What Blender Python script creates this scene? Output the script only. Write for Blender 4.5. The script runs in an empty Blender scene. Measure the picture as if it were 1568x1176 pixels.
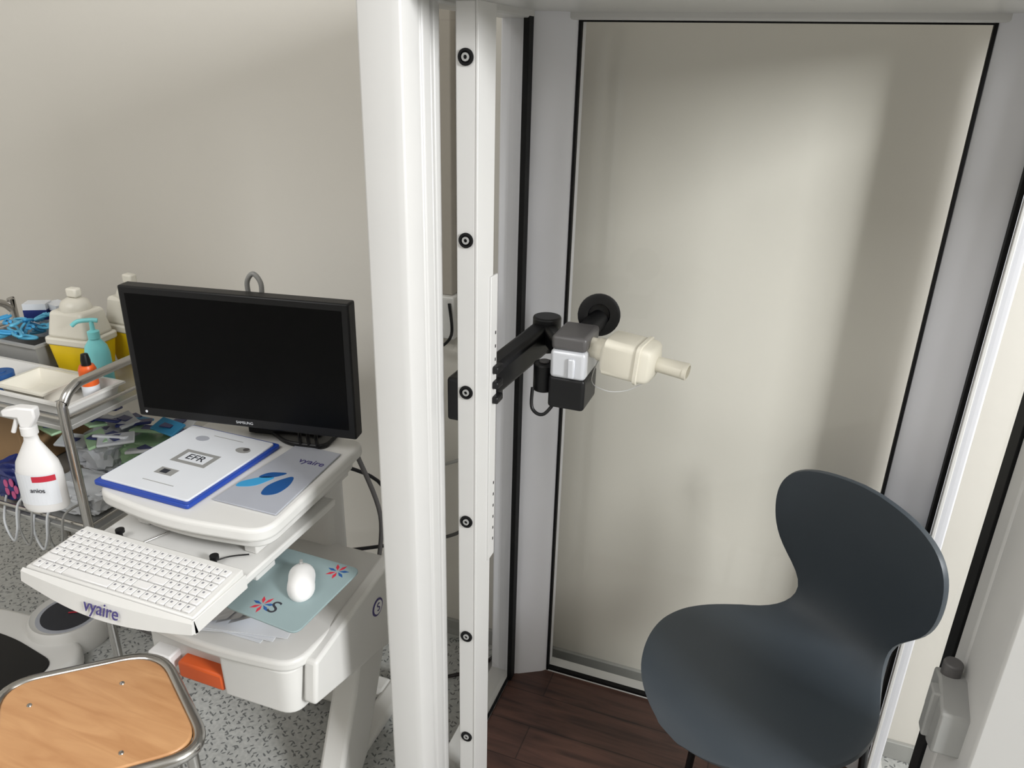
import bpy, bmesh, math, random
import numpy as np
from mathutils import Vector, Matrix, noise
random.seed(4)
S=bpy.context.scene
try:
    S.view_settings.view_transform='Standard'
    S.view_settings.look='None'
    S.view_settings.exposure=0.0
except Exception: pass
COL=S.collection

# ---------------------------------------------------------------- materials
def lin(c):
    return tuple(((x/255)/12.92 if x/255<=0.04045 else ((x/255+0.055)/1.055)**2.4) for x in c)+(1,)
def mat(name,rgb,rough=0.5,metal=0.0,var=0.03,scale=8.0,bump=0.0,bscale=200.0,spec=0.5,trans=0.0,coat=0.0):
    m=bpy.data.materials.new(name); m.use_nodes=True
    nt=m.node_tree; b=nt.nodes['Principled BSDF']
    c=lin(rgb)
    tc=nt.nodes.new('ShaderNodeTexCoord')
    n=nt.nodes.new('ShaderNodeTexNoise'); n.inputs['Scale'].default_value=scale; n.inputs['Detail'].default_value=3
    nt.links.new(tc.outputs['Object'],n.inputs['Vector'])
    r=nt.nodes.new('ShaderNodeValToRGB')
    r.color_ramp.elements[0].position=0.3; r.color_ramp.elements[1].position=0.7
    r.color_ramp.elements[0].color=tuple(max(0,x*(1-var)) for x in c[:3])+(1,)
    r.color_ramp.elements[1].color=tuple(min(1,x*(1+var)) for x in c[:3])+(1,)
    nt.links.new(n.outputs['Fac'],r.inputs['Fac']); nt.links.new(r.outputs['Color'],b.inputs['Base Color'])
    b.inputs['Roughness'].default_value=rough; b.inputs['Metallic'].default_value=metal
    b.inputs['Specular IOR Level'].default_value=spec
    b.inputs['Transmission Weight'].default_value=trans
    b.inputs['Coat Weight'].default_value=coat
    if bump>0:
        n2=nt.nodes.new('ShaderNodeTexNoise'); n2.inputs['Scale'].default_value=bscale
        nt.links.new(tc.outputs['Object'],n2.inputs['Vector'])
        bp=nt.nodes.new('ShaderNodeBump'); bp.inputs['Strength'].default_value=bump; bp.inputs['Distance'].default_value=0.002
        nt.links.new(n2.outputs['Fac'],bp.inputs['Height']); nt.links.new(bp.outputs['Normal'],b.inputs['Normal'])
    return m

M_wall=mat('wall_paint',(210,206,198),0.75,var=0.015,scale=1.5,bump=0.15,bscale=60)
M_ceil=mat('ceiling_paint',(225,223,219),0.8)
M_frame=mat('booth_white_aluminium',(198,197,195),0.36,var=0.01)
M_frame2=mat('booth_corner_white',(218,218,223),0.32,var=0.01)
M_rubber=mat('black_rubber',(12,12,13),0.6,spec=0.2)
M_plast=mat('white_plastic',(216,215,212),0.38,var=0.01)
M_plast2=mat('white_plastic_key',(228,227,226),0.45,var=0.01)
M_silver=mat('silver_white_plastic',(208,210,215),0.3,var=0.01,metal=0.25)
M_keyleg=mat('key_legend_grey',(130,130,136),0.6)
M_grey=mat('grey_plastic',(150,150,148),0.4)
M_dgrey=mat('dark_grey_plastic',(84,82,82),0.4)
M_black=mat('black_plastic',(16,16,18),0.42,spec=0.35)
M_screen=mat('screen_black',(5,5,6),0.3,spec=0.12)
M_chair=mat('chair_shell',(55,62,69),0.47,var=0.03,bump=0.05,bscale=500)
M_steel=mat('chrome',(190,188,185),0.22,metal=1.0)
M_steelb=mat('black_steel',(20,20,22),0.35,metal=0.3)
M_base=mat('baseboard_grey',(150,150,146),0.6,var=0.05)
M_beige=mat('filter_beige',(222,217,202),0.5)
M_orange=mat('orange_plastic',(214,92,38),0.45)
M_orange2=mat('orange_label',(226,96,34),0.4)
M_blue=mat('binder_blue',(28,66,160),0.35)
M_paper=mat('paper',(220,223,228),0.6,var=0.02)
M_paperg=mat('paper_grey',(168,171,180),0.5)
M_ink=mat('ink',(40,42,50),0.6)
M_purple=mat('ink_purple',(70,62,120),0.5)
M_lblue=mat('print_blue',(60,150,200),0.5)
M_dblue=mat('print_dark_blue',(30,80,140),0.5)
M_teal=mat('mousepad_teal',(136,154,156),0.6)
M_red=mat('red_print',(190,40,60),0.5)
M_yel=mat('yellow_plastic',(240,205,30),0.35)
M_lid=mat('translucent_lid',(224,220,208),0.35)
M_tealb=mat('teal_bottle',(130,214,218),0.3)
M_bclip=mat('blue_clip',(90,175,210),0.4)
M_green=mat('green_bag',(165,200,160),0.3)
M_bag=mat('clear_bag',(205,208,212),0.25)
M_navy=mat('navy_bag',(40,50,110),0.35)
M_pink=mat('pink_print',(200,90,140),0.5)
M_brown=mat('cardboard',(150,120,85),0.7)
M_conduit=mat('conduit_grey',(160,153,143),0.5)
M_dirt=mat('wire_wht',(215,215,215),0.5)

def woodmat(name,c1,c2,sc=(3,30,3),rough=0.4,seam=None):
    m=bpy.data.materials.new(name); m.use_nodes=True; nt=m.node_tree; b=nt.nodes['Principled BSDF']
    tc=nt.nodes.new('ShaderNodeTexCoord'); mp=nt.nodes.new('ShaderNodeMapping'); mp.inputs['Scale'].default_value=sc
    nt.links.new(tc.outputs['Object'],mp.inputs['Vector'])
    n=nt.nodes.new('ShaderNodeTexNoise'); n.inputs['Scale'].default_value=1.0; n.inputs['Detail'].default_value=8; n.inputs['Distortion'].default_value=0.8
    nt.links.new(mp.outputs[0],n.inputs['Vector'])
    r=nt.nodes.new('ShaderNodeValToRGB'); r.color_ramp.elements[0].position=0.3; r.color_ramp.elements[1].position=0.7
    r.color_ramp.elements[0].color=lin(c1); r.color_ramp.elements[1].color=lin(c2)
    nt.links.new(n.outputs['Fac'],r.inputs['Fac'])
    out=r.outputs['Color']
    if seam:
        br=nt.nodes.new('ShaderNodeTexBrick'); br.inputs['Scale'].default_value=1.0
        br.inputs['Brick Width'].default_value=0.9; br.inputs['Row Height'].default_value=0.11
        br.inputs['Mortar Size'].default_value=0.0015
        br.inputs['Color1'].default_value=(1,1,1,1); br.inputs['Color2'].default_value=(0.75,0.75,0.75,1); br.inputs['Mortar'].default_value=(0.3,0.3,0.3,1)
        mp2=nt.nodes.new('ShaderNodeMapping'); mp2.inputs['Rotation'].default_value=(0,0,seam)
        nt.links.new(tc.outputs['Object'],mp2.inputs['Vector']); nt.links.new(mp2.outputs[0],br.inputs['Vector'])
        mx=nt.nodes.new('ShaderNodeMixRGB'); mx.blend_type='MULTIPLY'; mx.inputs['Fac'].default_value=1
        nt.links.new(out,mx.inputs['Color1']); nt.links.new(br.outputs['Color'],mx.inputs['Color2']); out=mx.outputs['Color']
    nt.links.new(out,b.inputs['Base Color']); b.inputs['Roughness'].default_value=rough
    return m
M_wood=woodmat('beech_plywood',(184,134,90),(204,156,110),(6,40,6),0.38)
M_vinyl=woodmat('dark_wood_vinyl',(48,31,27),(92,63,53),(5,45,5),0.42,seam=0.001)

def floormat():
    m=bpy.data.materials.new('speckled_floor'); m.use_nodes=True; nt=m.node_tree; b=nt.nodes['Principled BSDF']
    tc=nt.nodes.new('ShaderNodeTexCoord')
    def layer(rot,sx,sy,thr,off):
        mp=nt.nodes.new('ShaderNodeMapping'); mp.inputs['Rotation'].default_value=(0,0,rot); mp.inputs['Location'].default_value=(off,off*2,0)
        mp2=nt.nodes.new('ShaderNodeMapping'); mp2.inputs['Scale'].default_value=(sx,sy,1)
        nt.links.new(tc.outputs['Object'],mp.inputs['Vector'])
        nt.links.new(mp.outputs[0],mp2.inputs['Vector'])
        v=nt.nodes.new('ShaderNodeTexVoronoi'); v.inputs['Scale'].default_value=1.0; v.voronoi_dimensions='2D'
        nt.links.new(mp2.outputs[0],v.inputs['Vector'])
        l=nt.nodes.new('ShaderNodeMath'); l.operation='LESS_THAN'; l.inputs[1].default_value=thr
        nt.links.new(v.outputs['Distance'],l.inputs[0]); return l.outputs[0]
    ls=[layer(0.5,22,60,0.14,0),layer(-0.7,23,65,0.13,3.3),layer(1.5,22,60,0.12,7.1)]
    add=ls[0]
    for l in ls[1:]:
        mx=nt.nodes.new('ShaderNodeMath'); mx.operation='MAXIMUM'
        nt.links.new(add,mx.inputs[0]); nt.links.new(l,mx.inputs[1]); add=mx.outputs[0]
    n=nt.nodes.new('ShaderNodeTexNoise'); n.inputs['Scale'].default_value=90
    nt.links.new(tc.outputs['Object'],n.inputs['Vector'])
    r=nt.nodes.new('ShaderNodeValToRGB'); r.color_ramp.elements[0].position=0.35; r.color_ramp.elements[1].position=0.65
    r.color_ramp.elements[0].color=lin((168,169,167)); r.color_ramp.elements[1].color=lin((184,185,182))
    nt.links.new(n.outputs['Fac'],r.inputs['Fac'])
    mx=nt.nodes.new('ShaderNodeMixRGB'); nt.links.new(add,mx.inputs['Fac']); nt.links.new(r.outputs['Color'],mx.inputs['Color1'])
    mx.inputs['Color2'].default_value=lin((108,110,110))
    nt.links.new(mx.outputs['Color'],b.inputs['Base Color']); b.inputs['Roughness'].default_value=0.42
    return m
M_floor=floormat()

def glassmat(name,tint=(0.975,0.98,0.97),amt=0.35,base=0.03,rough=0.04):
    m=bpy.data.materials.new(name); m.use_nodes=True; nt=m.node_tree
    for n in list(nt.nodes): nt.nodes.remove(n)
    o=nt.nodes.new('ShaderNodeOutputMaterial'); t=nt.nodes.new('ShaderNodeBsdfTransparent'); t.inputs['Color'].default_value=tint+(1,)
    g=nt.nodes.new('ShaderNodeBsdfGlossy'); g.inputs['Roughness'].default_value=rough
    lw=nt.nodes.new('ShaderNodeLayerWeight'); lw.inputs['Blend'].default_value=0.5
    pw=nt.nodes.new('ShaderNodeMath'); pw.operation='POWER'; pw.inputs[1].default_value=4.0
    nt.links.new(lw.outputs['Facing'],pw.inputs[0])
    mu=nt.nodes.new('ShaderNodeMath'); mu.operation='MULTIPLY_ADD'; mu.inputs[1].default_value=amt; mu.inputs[2].default_value=base
    nt.links.new(pw.outputs[0],mu.inputs[0])
    mx=nt.nodes.new('ShaderNodeMixShader'); nt.links.new(mu.outputs[0],mx.inputs['Fac'])
    nt.links.new(t.outputs[0],mx.inputs[1]); nt.links.new(g.outputs[0],mx.inputs[2]); nt.links.new(mx.outputs[0],o.inputs['Surface'])
    return m
M_glass=glassmat('clear_glass')

# ---------------------------------------------------------------- helpers
def group(name,loc,rz=0.0):
    e=bpy.data.objects.new(name,None); e.empty_display_size=0.05
    e.location=loc; e.rotation_euler=(0,0,rz); COL.objects.link(e)
    return e
def pinv(parent): return (Matrix.Translation(parent.location)@Matrix.Rotation(parent.rotation_euler[2],4,'Z')).inverted()
def link(me,name,m,parent=None,world=False,smooth=False,bevel=0,seg=2,subsurf=0):
    o=bpy.data.objects.new(name,me); COL.objects.link(o)
    if m is not None:
        for mm in (m if isinstance(m,(list,tuple)) else [m]): me.materials.append(mm)
    if parent is not None:
        o.parent=parent
        if world: o.matrix_parent_inverse=pinv(parent)
    if bevel>0:
        b=o.modifiers.new('bevel','BEVEL'); b.width=bevel; b.segments=seg; b.limit_method='ANGLE'; b.angle_limit=math.radians(35)
        smooth=True
    if smooth:
        for p in me.polygons: p.use_smooth=True
        try: me.set_sharp_from_angle(angle=math.radians(40))
        except Exception: pass
    return o
def bmesh_obj(bm,name,m,parent=None,world=True,**k):
    bmesh.ops.recalc_face_normals(bm,faces=bm.faces[:])
    me=bpy.data.meshes.new(name); bm.to_mesh(me); bm.free()
    return link(me,name,m,parent,world,**k)
def addbox(bm,lo,hi,mi=0):
    vs=[bm.verts.new((x,y,z)) for z in (lo[2],hi[2]) for x,y in ((lo[0],lo[1]),(hi[0],lo[1]),(hi[0],hi[1]),(lo[0],hi[1]))]
    for f in ((0,3,2,1),(4,5,6,7),(0,1,5,4),(1,2,6,5),(2,3,7,6),(3,0,4,7)):
        fa=bm.faces.new([vs[i] for i in f]); fa.material_index=mi
def box(name,lo,hi,m,parent=None,world=True,bevel=0.003,seg=2):
    bm=bmesh.new(); addbox(bm,lo,hi)
    return bmesh_obj(bm,name,m,parent,world,bevel=bevel,seg=seg)
def quad(name,pts,m,parent):
    bm=bmesh.new(); bm.faces.new([bm.verts.new(p) for p in pts])
    return bmesh_obj(bm,name,m,parent)
def roundpoly(pts,r,n=6):
    out=[]; N=len(pts)
    for i in range(N):
        rr=r[i] if isinstance(r,(list,tuple)) else r
        p=Vector(pts[i]); a=(Vector(pts[i-1])-p); b=(Vector(pts[(i+1)%N])-p)
        d=min(rr,a.length*0.48,b.length*0.48)
        A=p+a.normalized()*d; B=p+b.normalized()*d
        if rr<=0: out.append(tuple(p)); continue
        for k in range(n+1):
            t=k/n; q=A*(1-t)**2+p*2*t*(1-t)+B*t*t; out.append((q.x,q.y))
    return out
def prism(name,pts,z0,z1,m,parent=None,world=True,bevel=0.0,seg=2,shrink=None,axis='z'):
    bm=bmesh.new(); lo=[];hi=[]
    cx=sum(p[0] for p in pts)/len(pts); cy=sum(p[1] for p in pts)/len(pts)
    def mk(p,z):
        if axis=='z': return (p[0],p[1],z)
        if axis=='y': return (p[0],z,p[1])
        return (z,p[0],p[1])
    for p in pts:
        q=p
        if shrink: q=(cx+(p[0]-cx)*shrink,cy+(p[1]-cy)*shrink)
        lo.append(bm.verts.new(mk(q,z0))); hi.append(bm.verts.new(mk(p,z1)))
    bm.faces.new(lo[::-1]); bm.faces.new(hi)
    n=len(pts)
    for i in range(n): bm.faces.new((lo[i],lo[(i+1)%n],hi[(i+1)%n],hi[i]))
    return bmesh_obj(bm,name,m,parent,world,bevel=bevel,seg=seg,smooth=True)
def cyl(name,p0,p1,r0,m,parent=None,world=True,r1=None,n=24,bevel=0.0):
    p0=Vector(p0);p1=Vector(p1); d=p1-p0; L=d.length
    bm=bmesh.new(); bmesh.ops.create_cone(bm,cap_ends=True,segments=n,radius1=r0,radius2=r0 if r1 is None else r1,depth=L)
    q=Vector((0,0,1)).rotation_difference(d.normalized())
    bmesh.ops.transform(bm,verts=bm.verts[:],matrix=Matrix.Translation((p0+p1)/2)@q.to_matrix().to_4x4())
    return bmesh_obj(bm,name,m,parent,world,smooth=True,bevel=bevel)
def lathe(name,prof,c,m,parent=None,world=True,n=28,sx=1.0,sy=1.0,d=(0,0,1)):
    bm=bmesh.new(); rings=[]
    q=Vector((0,0,1)).rotation_difference(Vector(d).normalized()).to_matrix()
    for r,z in prof:
        ring=[]
        for k in range(n):
            a=2*math.pi*k/n
            v=q@Vector((max(r,1e-4)*math.cos(a)*sx,max(r,1e-4)*math.sin(a)*sy,z))
            ring.append(bm.verts.new(v+Vector(c)))
        rings.append(ring)
    for a,b in zip(rings,rings[1:]):
        for k in range(n): bm.faces.new((a[k],a[(k+1)%n],b[(k+1)%n],b[k]))
    bm.faces.new(rings[0][::-1]); bm.faces.new(rings[-1])
    return bmesh_obj(bm,name,m,parent,world,smooth=True)
def tube(name,pts,r,m,parent=None,world=True,smooth=True,cyclic=False):
    P=[Vector(p) for p in pts]
    if smooth:
        Q=[]; n=len(P)
        for i in range(n if cyclic else n-1):
            if cyclic: p0,p1,p2,p3=P[i-1],P[i],P[(i+1)%n],P[(i+2)%n]
            else: p0=P[max(i-1,0)];p1=P[i];p2=P[i+1];p3=P[min(i+2,n-1)]
            for k in range(8):
                t=k/8
                Q.append(0.5*((2*p1)+(-p0+p2)*t+(2*p0-5*p1+4*p2-p3)*t*t+(-p0+3*p1-3*p2+p3)*t**3))
        if not cyclic: Q.append(P[-1])
        P=Q
    bm=bmesh.new(); rings=[]; n=len(P); prev=None
    for i in range(n):
        if cyclic: d=(P[(i+1)%n]-P[i-1])
        else: d=(P[min(i+1,n-1)]-P[max(i-1,0)])
        if d.length<1e-9: d=Vector((0,0,1))
        d.normalize()
        if prev is None:
            u=d.cross(Vector((0,0,1)))
            if u.length<0.1: u=d.cross(Vector((1,0,0)))
        else: u=prev-d*prev.dot(d)
        u.normalize(); prev=u; v=d.cross(u)
        rings.append([bm.verts.new(P[i]+(u*math.cos(2*math.pi*k/10)+v*math.sin(2*math.pi*k/10))*r) for k in range(10)])
    pr=list(zip(rings,rings[1:]))
    if cyclic: pr.append((rings[-1],rings[0]))
    for a,b in pr:
        for k in range(10): bm.faces.new((a[k],a[(k+1)%10],b[(k+1)%10],b[k]))
    if not cyclic: bm.faces.new(rings[0][::-1]); bm.faces.new(rings[-1])
    return bmesh_obj(bm,name,m,parent,world,smooth=True)
def text(name,s,size,loc,rot,m,parent=None,world=True,ext=0.0003,align='CENTER'):
    c=bpy.data.curves.new(name,'FONT'); c.body=s; c.size=size; c.extrude=ext; c.align_x=align; c.align_y='CENTER'
    c.materials.append(m)
    o=bpy.data.objects.new(name,c); COL.objects.link(o); o.location=loc; o.rotation_euler=rot
    if parent is not None:
        o.parent=parent
        if world: o.matrix_parent_inverse=pinv(parent)
    return o
def crumple(name,c,size,m,parent=None,seed=0,amp=0.35,rz=0.0):
    bm=bmesh.new(); bmesh.ops.create_icosphere(bm,subdivisions=4,radius=1)
    R=Matrix.Rotation(rz,3,'Z')
    for v in bm.verts:
        p=v.co.copy()
        q=Vector([math.copysign(abs(a)**0.55,a) for a in p])
        nn=noise.noise(p*2.2+Vector((seed*7.1,seed,0)))+0.5*noise.noise(p*6+Vector((seed,3,seed)))
        nn=-abs(nn)
        q*=1+amp*nn
        q=Vector((q.x*size[0]/2,q.y*size[1]/2,q.z*size[2]/2))
        v.co=R@q+Vector(c)
    return bmesh_obj(bm,name,m,parent,True,smooth=True)
def beam(name,p0,p1,w,h,m,parent,bevel=0.006):
    p0=Vector(p0);p1=Vector(p1);d=p1-p0;L=d.length
    bm=bmesh.new(); bmesh.ops.create_cube(bm,size=1)
    X=d.normalized(); Z=Vector((0,0,1)); Y=Z.cross(X).normalized(); Z=X.cross(Y)
    R=Matrix((X,Y,Z)).transposed().to_4x4()
    bmesh.ops.transform(bm,verts=bm.verts[:],matrix=Matrix.Translation((p0+p1)/2)@R@Matrix.Diagonal((L,w,h,1)))
    return bmesh_obj(bm,name,m,parent,True,bevel=bevel,seg=3)
def obox(name,c,size,rz,m,parent,tilt=0.0,bevel=0.002):
    bm=bmesh.new(); addbox(bm,tuple(-s/2 for s in size),tuple(s/2 for s in size))
    bmesh.ops.transform(bm,verts=bm.verts[:],matrix=Matrix.Translation(c)@Matrix.Rotation(rz,4,'Z')@Matrix.Rotation(tilt,4,'X'))
    return bmesh_obj(bm,name,m,parent,True,bevel=bevel)

# ---------------------------------------------------------------- room
WY=1.765; CH=3.1
def slab(name,lo,hi,m): return box(name,lo,hi,m,None,bevel=0)
slab('floor',(-3.6,-3.0,-0.1),(2.6,WY+0.1,0.0),M_floor)
slab('wall_back',(-3.6,WY,0),(2.6,WY+0.12,CH),M_wall)
slab('wall_left',(-3.72,-3.0,0),(-3.6,WY+0.12,CH),M_wall)
slab('wall_front',(-3.72,-3.12,0),(2.72,-3.0,CH),M_wall)
slab('ceiling',(-3.72,-3.12,CH),(2.72,WY+0.12,CH+0.1),M_ceil)
wy0,wy1,wz0,wz1=-0.85,0.65,1.5,2.95
bm=bmesh.new()
addbox(bm,(2.6,-3.0,0),(2.72,wy0,CH)); addbox(bm,(2.6,wy1,0),(2.72,WY+0.12,CH))
addbox(bm,(2.6,wy0,0),(2.72,wy1,wz0)); addbox(bm,(2.6,wy0,wz1),(2.72,wy1,CH))
bmesh_obj(bm,'wall_right',M_wall)
bm=bmesh.new()
for y in (wy0,wy1-0.05): addbox(bm,(2.66,y,wz0),(2.71,y+0.05,wz1))
for z in (wz0,wz1-0.05): addbox(bm,(2.661,wy0,z),(2.709,wy1,z+0.05))
bmesh_obj(bm,'window_1',M_plast)
box('baseboard_back',(-3.6,WY-0.012,0),(2.6,WY,0.055),M_base,None,bevel=0.002)

# ---------------------------------------------------------------- booth
XL,XR,YB,YF=-0.56,0.355,1.64,1.05
BZ=0.08; TZ=1.757
bo=group('body_plethysmography_booth',(-0.1,1.35,0))
def post(name,pts,m,z0=0.0,z1=1.86,bevel=0.004): return prism(name,pts,z0,z1,m,bo,True,bevel=bevel,seg=3)
cL=[(XL,1.588),(XL+0.02,1.594),(XL+0.078,1.628),(XL+0.09,YB),(XL+0.09,1.69),(-0.62,1.69),(-0.62,1.588)]
post('corner_post_back_left',cL,M_frame2)
cR=[(XR,1.588),(XR+0.035,1.588),(XR+0.035,1.675),(XR-0.09,1.675),(XR-0.09,YB),(XR-0.078,1.628),(XR-0.02,1.594)]
post('corner_post_back_right',cR,M_frame2)
fl=[(-0.632,1.055),(-0.628,1.048),(-0.575,1.048),(-0.562,1.054),(-0.556,1.068),(-0.556,1.098),(-0.561,1.101),(-0.561,1.108),(-0.556,1.111),(-0.556,1.135),(-0.563,1.137),(-0.563,1.147),(-0.556,1.149),(-0.556,1.168),(-0.60,1.172),(-0.632,1.172)]
post('front_post_left',fl,M_frame,bevel=0.0025)
fr=[(0.355,1.0),(0.50,0.97),(0.50,1.17),(0.347,1.17),(0.347,1.12),(0.352,1.115),(0.347,1.11),(0.347,1.02)]
post('front_post_right',fr,M_frame,bevel=0.003)
for nm,lo,hi in [('gasket_1',(XL-0.002,1.560,BZ),(XL+0.010,1.588,TZ)),('gasket_2',(XL+0.088,YB-0.004,BZ),(XL+0.094,YB+0.01,TZ)),
  ('gasket_3',(XR-0.094,YB-0.004,BZ),(XR-0.088,YB+0.01,TZ)),('gasket_4',(XR-0.006,1.570,BZ),(XR+0.002,1.588,TZ)),
  ('gasket_5',(XR-0.012,1.171,BZ),(XR+0.012,1.215,TZ)),('gasket_back_top',(XL+0.09,YB-0.001,TZ-0.007),(XR-0.09,YB+0.01,TZ-0.004)),
  ('gasket_back_bottom',(XL+0.09,YB-0.004,BZ+0.004),(XR-0.09,YB+0.01,BZ+0.012)),('gasket_left_bottom',(XL-0.002,1.17,BZ+0.004),(XL+0.004,1.58,BZ+0.011))]:
    box(nm,lo,hi,M_rubber,bo,bevel=0.001)
quad('glass_back',[(XL+0.09,YB+0.004,BZ),(XR-0.09,YB+0.004,BZ),(XR-0.09,YB+0.004,TZ),(XL+0.09,YB+0.004,TZ)],M_glass,bo)
quad('glass_left',[(XL-0.009,1.17,BZ),(XL-0.009,1.585,BZ),(XL-0.009,1.585,TZ),(XL-0.009,1.17,TZ)],M_glass,bo)
quad('glass_right',[(XR+0.007,1.2,BZ),(XR+0.007,1.585,BZ),(XR+0.007,1.585,TZ),(XR+0.007,1.2,TZ)],M_glass,bo)
box('trim_strip_right',(XR+0.002,1.559,BZ),(XR+0.010,1.569,TZ),M_frame,bo,bevel=0.002)
box('booth_base',(-0.62,1.05,0.0),(0.41,1.69,0.07),M_frame,bo,bevel=0.004)
prism('booth_floor',[(XL+0.004,1.06),(XR-0.004,1.06),(XR-0.004,1.586),(XR-0.085,1.636),(XL+0.085,1.636),(XL+0.004,1.586)],0.07,BZ,M_vinyl,bo)
box('sill_back',(XL+0.08,1.636,0.05),(XR-0.08,1.69,BZ+0.004),M_frame,bo,bevel=0.002)
box('sill_left',(-0.62,1.16,0.05),(XL+0.002,1.59,BZ+0.004),M_frame,bo,bevel=0.002)
box('sill_right',(XR-0.002,1.16,0.05),(0.39,1.59,BZ+0.004),M_frame,bo,bevel=0.002)
box('booth_roof',(-0.632,1.048,TZ+0.01),(0.50,1.70,1.86),M_frame,bo,bevel=0.006,seg=3)
box('top_rail_back',(XL+0.05,1.625,TZ-0.004),(XR-0.05,1.69,TZ+0.02),M_frame,bo,bevel=0.004)
box('top_rail_left',(-0.62,1.16,TZ-0.004),(XL+0.01,1.6,TZ+0.02),M_frame,bo,bevel=0.004)
box('top_rail_right',(XR-0.01,1.16,TZ-0.004),(0.39,1.6,TZ+0.02),M_frame,bo,bevel=0.004)
hz=0.735; HY=-0.034; HX=-0.006
prism('hinge_block',[(1.055+HY,hz),(1.09+HY,hz-0.012),(1.15+HY,hz+0.012),(1.15+HY,hz+0.085),(1.115+HY,hz+0.095),(1.055+HY,hz+0.075)],0.315+HX,0.352,M_grey,bo,axis='x',bevel=0.004)
box('hinge_leaf',(0.305+HX,1.085+HY,hz+0.0),(0.352,1.112+HY,hz+0.085),M_grey,bo,bevel=0.003)
cyl('hinge_pin',(0.333+HX,1.13+HY,hz+0.08),(0.333+HX,1.13+HY,hz+0.115),0.014,M_dgrey,bo,bevel=0.003)
# bolted mounting rail
box('rail_front',(-0.522,1.15,BZ),(-0.4885,1.165,TZ),M_frame,bo,bevel=0.002)
box('rail_side',(-0.489,1.1495,BZ),(-0.4845,1.222,TZ),M_frame,bo,bevel=0.001)
for i,z in enumerate([1.68,1.403,1.131,0.861,0.584,0.307]):
    c=(-0.5045,1.150,z)
    lathe('bolt_washer_%d'%(i+1),[(0.0125,0),(0.0125,0.003),(0.009,0.0035),(0.008,0.001),(0,0.001)],c,M_rubber,bo,d=(0,-1,0))
    lathe('bolt_%d'%(i+1),[(0.0062,0),(0.0062,0.004),(0.0032,0.0042),(0.0032,0.0025),(0,0.0025)],c,M_grey,bo,d=(0,-1,0),n=16)
    lathe('bolt_socket_%d'%(i+1),[(0.003,0.0026),(0.003,0.0030),(0,0.0030)],c,M_rubber,bo,d=(0,-1,0),n=6)
box('rail_plate',(-0.486,1.205,0.74),(-0.481,1.236,1.33),M_frame,bo,bevel=0.0015)
bm=bmesh.new()
for k in range(18):
    if 5<k<12: continue
    z=0.78+0.026*k
    addbox(bm,(-0.4812,1.226,z-0.003),(-0.4806,1.230,z+0.003))
bmesh_obj(bm,'rail_perforations',M_rubber,bo)
for z in (1.085,1.115,1.145): box('rail_lever',(-0.484,1.215,z),(-0.47,1.245,z+0.014),M_black,bo,bevel=0.003)

# ---------------------------------------------------------------- spirometer
ar=group('spirometer',(-0.42,1.3,1.13))
box('clamp',(-0.552,1.168,1.06),(-0.49,1.30,1.145),M_black,ar,bevel=0.006)
beam('arm_lower',(-0.505,1.24,1.115),(-0.462,1.47,1.145),0.045,0.062,M_black,ar,0.012)
cyl('elbow',(-0.46,1.47,1.11),(-0.46,1.47,1.185),0.03,M_black,ar,bevel=0.004)
beam('arm_upper',(-0.46,1.47,1.155),(-0.385,1.36,1.15),0.035,0.04,M_black,ar,0.01)
def L(x,y,z): return (-0.360+x,1.32+y,1.13+z)
box('sensor_housing_top',L(-0.034,-0.03,0.052),L(0.034,0.065,0.080),M_dgrey,ar,bevel=0.007,seg=3)
box('sensor_housing_middle',L(-0.035,-0.032,-0.004),L(0.034,0.065,0.052),M_silver,ar,bevel=0.008,seg=3)
box('sensor_clip',L(0.000,-0.037,0.0),L(0.014,-0.03,0.04),M_silver,ar,bevel=0.004)
box('sensor_housing_bottom',L(-0.038,-0.028,-0.068),L(0.034,0.065,-0.003),M_black,ar,bevel=0.007,seg=3)
cyl('side_knob',L(-0.058,0.01,-0.05),L(-0.058,0.01,0.008),0.021,M_black,ar,bevel=0.004)
cyl('side_knob_cap',L(-0.058,0.01,0.008),L(-0.058,0.01,0.012),0.01,M_dgrey,ar,bevel=0.001)
lathe('tube_flange',[(0.02,-0.03),(0.024,-0.01),(0.042,-0.004),(0.042,0.004),(0.036,0.006),(0.022,0.004),(0.02,-0.006),(0,-0.006)],L(0.022,0.10,0.088),M_black,ar,d=(0.25,-1,0.15))
cyl('flow_tube',L(0.0,0.05,0.055),L(0.022,0.11,0.078),0.02,M_black,ar)
fd=Vector((0.965,-0.12,-0.065)).normalized()
F0=Vector(L(0.034,0.012,0.052))
lathe('filter_adapter',[(0.0,-0.006),(0.019,-0.006),(0.019,0.014),(0.022,0.015),(0.022,0.026),(0.017,0.028),(0.019,0.036),(0.026,0.044)],F0,M_beige,ar,d=fd)
def sqlathe(name,prof,c,d,m,parent):
    d=Vector(d).normalized(); X=Vector((0,0,1)).cross(d).normalized(); Y=d.cross(X)
    bm=bmesh.new(); rings=[]
    for (w,h,z,e) in prof:
        ring=[]
        for k in range(32):
            a=2*math.pi*k/32; cs,sn=math.cos(a),math.sin(a)
            x=math.copysign(abs(cs)**e,cs)*w; y=math.copysign(abs(sn)**e,sn)*h
            ring.append(bm.verts.new(Vector(c)+d*z*1.24+X*x+Y*y))
        rings.append(ring)
    for a,b in zip(rings,rings[1:]):
        for k in range(32): bm.faces.new((a[k],a[(k+1)%32],b[(k+1)%32],b[k]))
    bm.faces.new(rings[0][::-1]); bm.faces.new(rings[-1])
    return bmesh_obj(bm,name,m,parent,True,smooth=True)
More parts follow.
